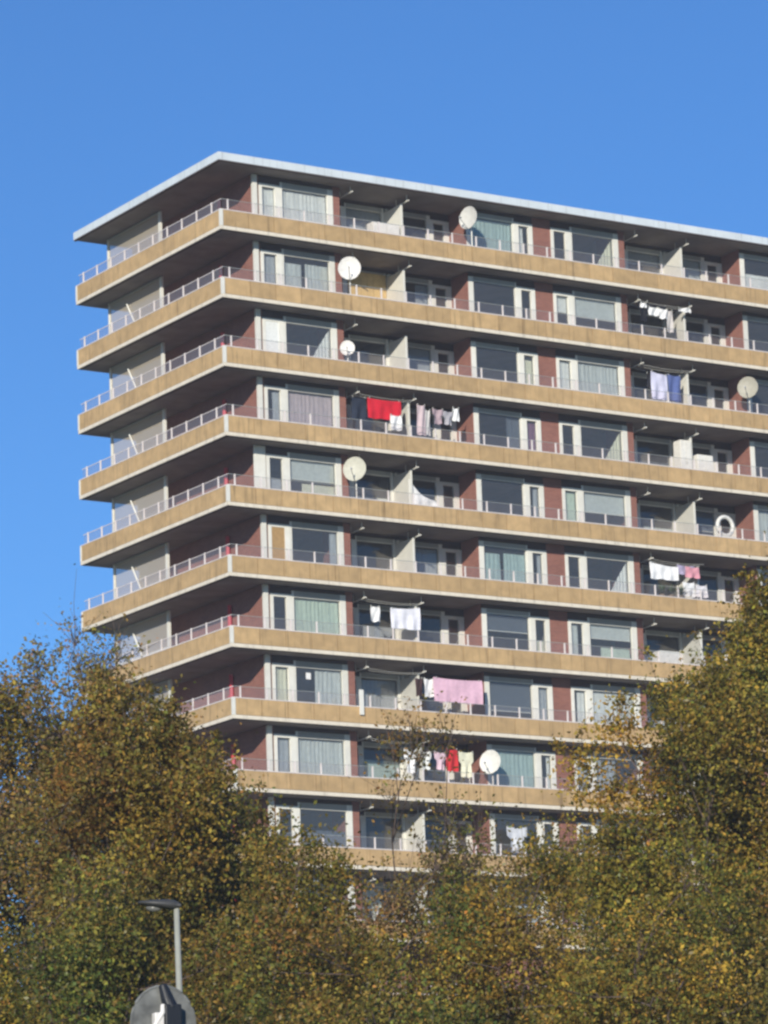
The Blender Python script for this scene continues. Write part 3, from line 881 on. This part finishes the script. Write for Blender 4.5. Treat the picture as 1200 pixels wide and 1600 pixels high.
# ------------------------------------------------------------------ trees
PAL = {
 'olive':  [(.100, .084, .020), (.140, .102, .022), (.075, .068, .020), (.190, .125, .026)],
 'green':  [(.062, .066, .020), (.090, .086, .022), (.120, .098, .024), (.165, .118, .028)],
 'ochre':  [(.200, .125, .025), (.150, .105, .024), (.240, .150, .030), (.095, .085, .022)],
 'brown':  [(.145, .085, .026), (.185, .105, .030), (.100, .074, .024), (.125, .092, .024)],
 'orange': [(.260, .110, .022), (.200, .095, .022), (.150, .095, .022), (.120, .090, .022)],
 'mauve':  [(.160, .100, .050), (.190, .110, .055), (.120, .088, .040), (.170, .115, .035)],
}
def tree(label, x, y, top, r, rz, n_leaf, pal, seed, leaf=.085, dens=1.0, bare=0.0, group='autumn trees in front of the block', n_limb=10, pal2=None):
    rg = np.random.default_rng(seed)
    root = empty('tree', label, 'tree', (x, y, 0), group)
    cz = top - rz
    # ---- limbs: curves from the trunk to points spread through the crown
    segs = MB()
    tb = max(.10, r * .055)
    th = cz + rz * .35
    lean = rg.normal(0, .15, 2)
    trunk = [(lean[0] * t * t + .08 * math.sin(t * 5 + seed), lean[1] * t * t, th * t) for t in np.linspace(0, 1, 9)]
    segs.tube(trunk, [tb * (1 - .75 * t) for t in np.linspace(0, 1, 9)], M['bark'], 8)
    limb_pts = []
    for i in range(n_limb):
        a = 2 * math.pi * i * .618 + rg.uniform(-.3, .3)
        h0 = th * rg.uniform(.38, .92)
        e = rg.uniform(.15, 1.0)
        rr = r * math.sqrt(max(.05, 1 - (e * .95) ** 2)) * rg.uniform(.7, .95)
        tip = np.array([math.cos(a) * rr, math.sin(a) * rr, cz + rz * (e * 1.5 - .6) * .95])
        if tip[2] < h0 + .6: tip[2] = h0 + .8
        t0 = h0 / th
        st = np.array([lean[0] * t0 * t0, lean[1] * t0 * t0, h0])
        mid = st + (tip - st) * .45; mid[2] -= .0; mid[:2] += (tip[:2] - st[:2]) * .18
        pts = []
        for t in np.linspace(0, 1, 8):
            p = (1 - t) ** 2 * st + 2 * t * (1 - t) * mid + t * t * tip + rg.normal(0, .05, 3) * (t > 0)
            pts.append(p)
        segs.tube([tuple(p) for p in pts], [tb * .42 * (1 - .85 * t) + .008 for t in np.linspace(0, 1, 8)], M['bark'], 5, cap=False)
        limb_pts += pts[2:]
    limb_pts.append(np.array(trunk[-1]))
    LP = np.array(limb_pts)
    # ---- leaf clusters
    ncl = int(110 * dens * (r / 2.5) ** 2 * (rz / 3.5)) + 12
    cl = []
    while len(cl) < ncl:
        v = rg.normal(size=3); v /= np.linalg.norm(v)
        q = rg.uniform(.25, 1) ** .5
        lob = 1 + .22 * math.sin(v[0] * 4 + seed) * math.cos(v[1] * 5 + seed * 2) + .15 * math.sin(v[2] * 7 + seed * 3)
        p = np.array([v[0] * r, v[1] * r, v[2] * rz]) * q * lob
        p[2] = min(p[2], rz * 1.0)
        p[2] += cz
        if v[2] < -.75 and rg.random() < .6: continue
        cl.append(p)
    cl = np.array(cl)
    tw = segs
    tips = []
    for p in cl:
        d = np.linalg.norm(LP - p, axis=1); b = LP[d.argmin()]
        if p[2] < b[2] - .5: b = b * .6 + p * .4
        m_ = (b + p) / 2 + rg.normal(0, .08, 3)
        tw.tube([tuple(b), tuple(m_), tuple(p)], [.018, .012, .007], M['twig'], 3, cap=False)
        # twigs spray upwards and outwards from each cluster
        for j in range(7 if bare == 0 else 12):
            o = rg.normal(0, 1, 3) * (.20, .20, .22); o[2] = abs(o[2]) * 1.3 + .05
            if bare > 0: o = o * 1.6
            e_ = p + o
            tw.tube([tuple(m_ * .3 + p * .7), tuple(p + o * .5 + rg.normal(0, .04, 3)), tuple(e_)], [.007, .0055, .003], M['twig'], 3, cap=False)
            tips.append(e_)
    tw.build('trunk', root, smooth=True)
    # ---- leaves
    n = int(n_leaf * 1.55); leaf = leaf * .88
    topness = (cl[:, 2] - cz) / rz
    wgt = rg.uniform(.35, 1.5, len(cl))
    if bare > 0:
        wgt *= np.clip(1.15 - bare * (topness + .7), .05, 1)
    wgt /= wgt.sum()
    ci = rg.choice(len(cl), n, p=wgt)
    sg = np.array([.26, .26, .32])
    pos = cl[ci] + rg.normal(size=(n, 3)) * sg
    ntp = int(n * .35)
    ti = rg.integers(0, len(tips), ntp)
    keep = rg.random(ntp) < 1.0
    T = np.array(tips)
    if bare > 0:
        tt = (T[ti, 2] - cz) / rz
        keep = rg.random(ntp) < np.clip(1.1 - bare * (tt + .7), .03, 1)
    pos[:ntp][keep] = T[ti][keep] + rg.normal(0, .07, (keep.sum(), 3))
    # orientation: leaves hang, turned every way
    nrm = rg.normal(size=(n, 3)); nrm[:, 2] += .35
    nrm /= np.linalg.norm(nrm, axis=1)[:, None]
    ax = np.cross(nrm, rg.normal(size=(n, 3))); ax /= np.linalg.norm(ax, axis=1)[:, None]
    bx = np.cross(nrm, ax)
    L = leaf * rg.uniform(.6, 1.35, n); Wd = L * rg.uniform(.45, .7, n)
    V = np.empty((n, 4, 3))
    V[:, 0] = pos - ax * (L / 2)[:, None]
    V[:, 1] = pos + bx * (Wd / 2)[:, None] + nrm * (Wd * .25)[:, None]
    V[:, 2] = pos + ax * (L / 2)[:, None]
    V[:, 3] = pos - bx * (Wd / 2)[:, None] + nrm * (Wd * .25)[:, None]
    me = bpy.data.meshes.new('crown')
    me.vertices.add(n * 4); me.vertices.foreach_set('co', V.reshape(-1))
    me.loops.add(n * 4); me.loops.foreach_set('vertex_index', np.arange(n * 4, dtype=np.int32))
    me.polygons.add(n); me.polygons.foreach_set('loop_start', np.arange(0, n * 4, 4, dtype=np.int32))
    try: me.polygons.foreach_set('loop_total', np.full(n, 4, dtype=np.int32))
    except Exception: pass
    P1 = np.array(PAL[pal]); P2 = np.array(PAL[pal2 or pal])
    cpal = ((np.sin(cl[:, 0] * 2.7 + seed * 5) + np.sin(cl[:, 2] * 2.3 + seed)) * 1.0 + 2 + rg.normal(0, .7, len(cl))).astype(int).clip(0, 3)                          # each bough turns in its own way
    usep2 = (np.sin(cl[:, 0] * 1.9 + seed) + np.sin(cl[:, 2] * 1.5 + seed * 2) + np.sin(cl[:, 1] * 1.7 + seed * 3) + rg.normal(0, .6, len(cl))) > .5
    clb = rg.uniform(.62, 1.7, len(cl))
    pick = np.where(rg.random(n) < .55, cpal[ci], rg.integers(0, 4, n))
    C = np.where(usep2[ci][:, None], P2[pick], P1[pick])
    C = C * np.array([1.62, 1.72, 1.40]) * rg.uniform(.75, 1.25, (n, 1)) * clb[ci][:, None] * (1 + rg.normal(0, .08, (n, 3)))
    pale = rg.random(n) < .02
    C[pale] = np.array([.36, .31, .17]) * rg.uniform(.7, 1.2, (pale.sum(), 1))
    hue = np.sin(pos[:, 0] * 1.3 + seed) + np.sin(pos[:, 2] * 1.1 + seed * 1.7) + np.sin(pos[:, 1] * 1.2)
    C[:, 0] *= 1 + .07 * hue; C[:, 1] *= 1 - .01 * hue
    C = np.clip(C, .005, .8)
    at = me.attributes.new('leafcol', 'FLOAT_COLOR', 'FACE')
    at.data.foreach_set('color', np.c_[C, np.ones(n)].astype(np.float32).reshape(-1))
    me.materials.append(M['leaf'])
    me.update(); me.validate()
    o = bpy.data.objects.new('crown', me); col.objects.link(o); o.parent = root
    return root

TREES = [
 # label, x, y, top, r, rz, leaves, palette, seed, leaf, dens, bare, palette 2
 ('thin brownish mauve tree at the left edge with sky between its twigs', -41.1, -62.39, 15.3, 2.3, 5.0, 62000, 'mauve', 3, .10, 1.2, .12, 'olive'),
 ('nearly bare tree top with fine twigs against the sky', -36.9, -57.9, 17.2, 1.35, 4.6, 9000, 'mauve', 5, .085, .9, .5, 'brown'),
 ('dense brown green tree covering the lower left corner of the block', -41.85, -68.3, 14.75, 2.0, 5.2, 66000, 'brown', 8, .10, 1.5, 0, 'olive'),
 ('green tree under the white corner posts, left of centre', -41.4, -73.42, 10.2, 1.9, 3.8, 44000, 'green', 13, .09, 1.3, 0, 'ochre'),
 ('sparse brown tree in the middle with the block showing through its branches', -33.1, -64.5, 14.0, 1.9, 4.8, 19000, 'brown', 17, .095, .8, .4, 'mauve'),
 ('low ochre tree right of centre at the foot of the picture', -37.6, -73.6, 10.2, 1.9, 3.8, 44000, 'ochre', 21, .09, 1.3, 0, 'olive'),
 ('bright ochre tree before the right part of the block', -32.1, -71.5, 13.9, 2.1, 5.2, 74000, 'ochre', 26, .10, 1.5, 0, 'olive'),
 ('tallest dense brown and olive tree at the right edge', -28.45, -71.1, 18.4, 2.4, 7.8, 120000, 'olive', 31, .10, 1.3, 0, 'ochre'),
 ('sparse tree with thin twigs between the middle and the ochre tree', -29.7, -64.9, 13.0, 1.5, 3.9, 14000, 'ochre', 37, .095, .8, .3, 'brown'),
 ('dark green low tree behind the street lamp', -45.9, -74.2, 9.6, 2.2, 4.0, 50000, 'green', 43, .09, 1.2, 0, 'brown'),
 ('low green and brown tree in the middle foreground', -43.0, -77.6, 8.5, 2.0, 3.2, 44000, 'green', 47, .085, 1.2, 0, 'brown'),
 ('orange leaved small tree in the lower left corner', -50.3, -79.3, 7.9, 1.15, 2.6, 22000, 'orange', 53, .08, 1.2, 0, 'ochre'),
 ('yellow green low tree in the right foreground', -38.95, -79.6, 9.2, 1.9, 3.4, 44000, 'ochre', 59, .085, 1.2, 0, 'green'),
 ('dark olive low tree in the lower right corner', -36.4, -80.2, 9.3, 1.8, 3.6, 42000, 'olive', 61, .085, 1.2, 0, 'brown'),
 ('broad brown tree standing behind the others in the lower left', -38.6, -66.0, 12.2, 2.3, 4.6, 50000, 'brown', 67, .10, 1.1, 0, 'green'),
]
for t in TREES:
    tree(t[0], t[1], t[2], t[3], t[4], t[5], t[6], t[7], t[8], leaf=t[9], dens=t[10], bare=t[11], pal2=t[12])

# ------------------------------------------------------------------ the autumn air
mb = MB(); mb.box((-130, -190, -1), (110, 90, 53), M['white'])
hz = mb.build('haze'); hz['kind'] = 'stuff'
hm = bpy.data.materials.new('haze'); hm.use_nodes = True; ht = hm.node_tree
for n_ in list(ht.nodes): ht.nodes.remove(n_)
ho = ht.nodes.new('ShaderNodeOutputMaterial'); hv = ht.nodes.new('ShaderNodeVolumePrincipled')
hv.inputs['Color'].default_value = (.85, .9, 1, 1); hv.inputs['Density'].default_value = 0.00042; hv.inputs['Anisotropy'].default_value = 0.0
ht.links.new(hv.outputs[0], ho.inputs['Volume'])
hz.data.materials.clear(); hz.data.materials.append(hm)
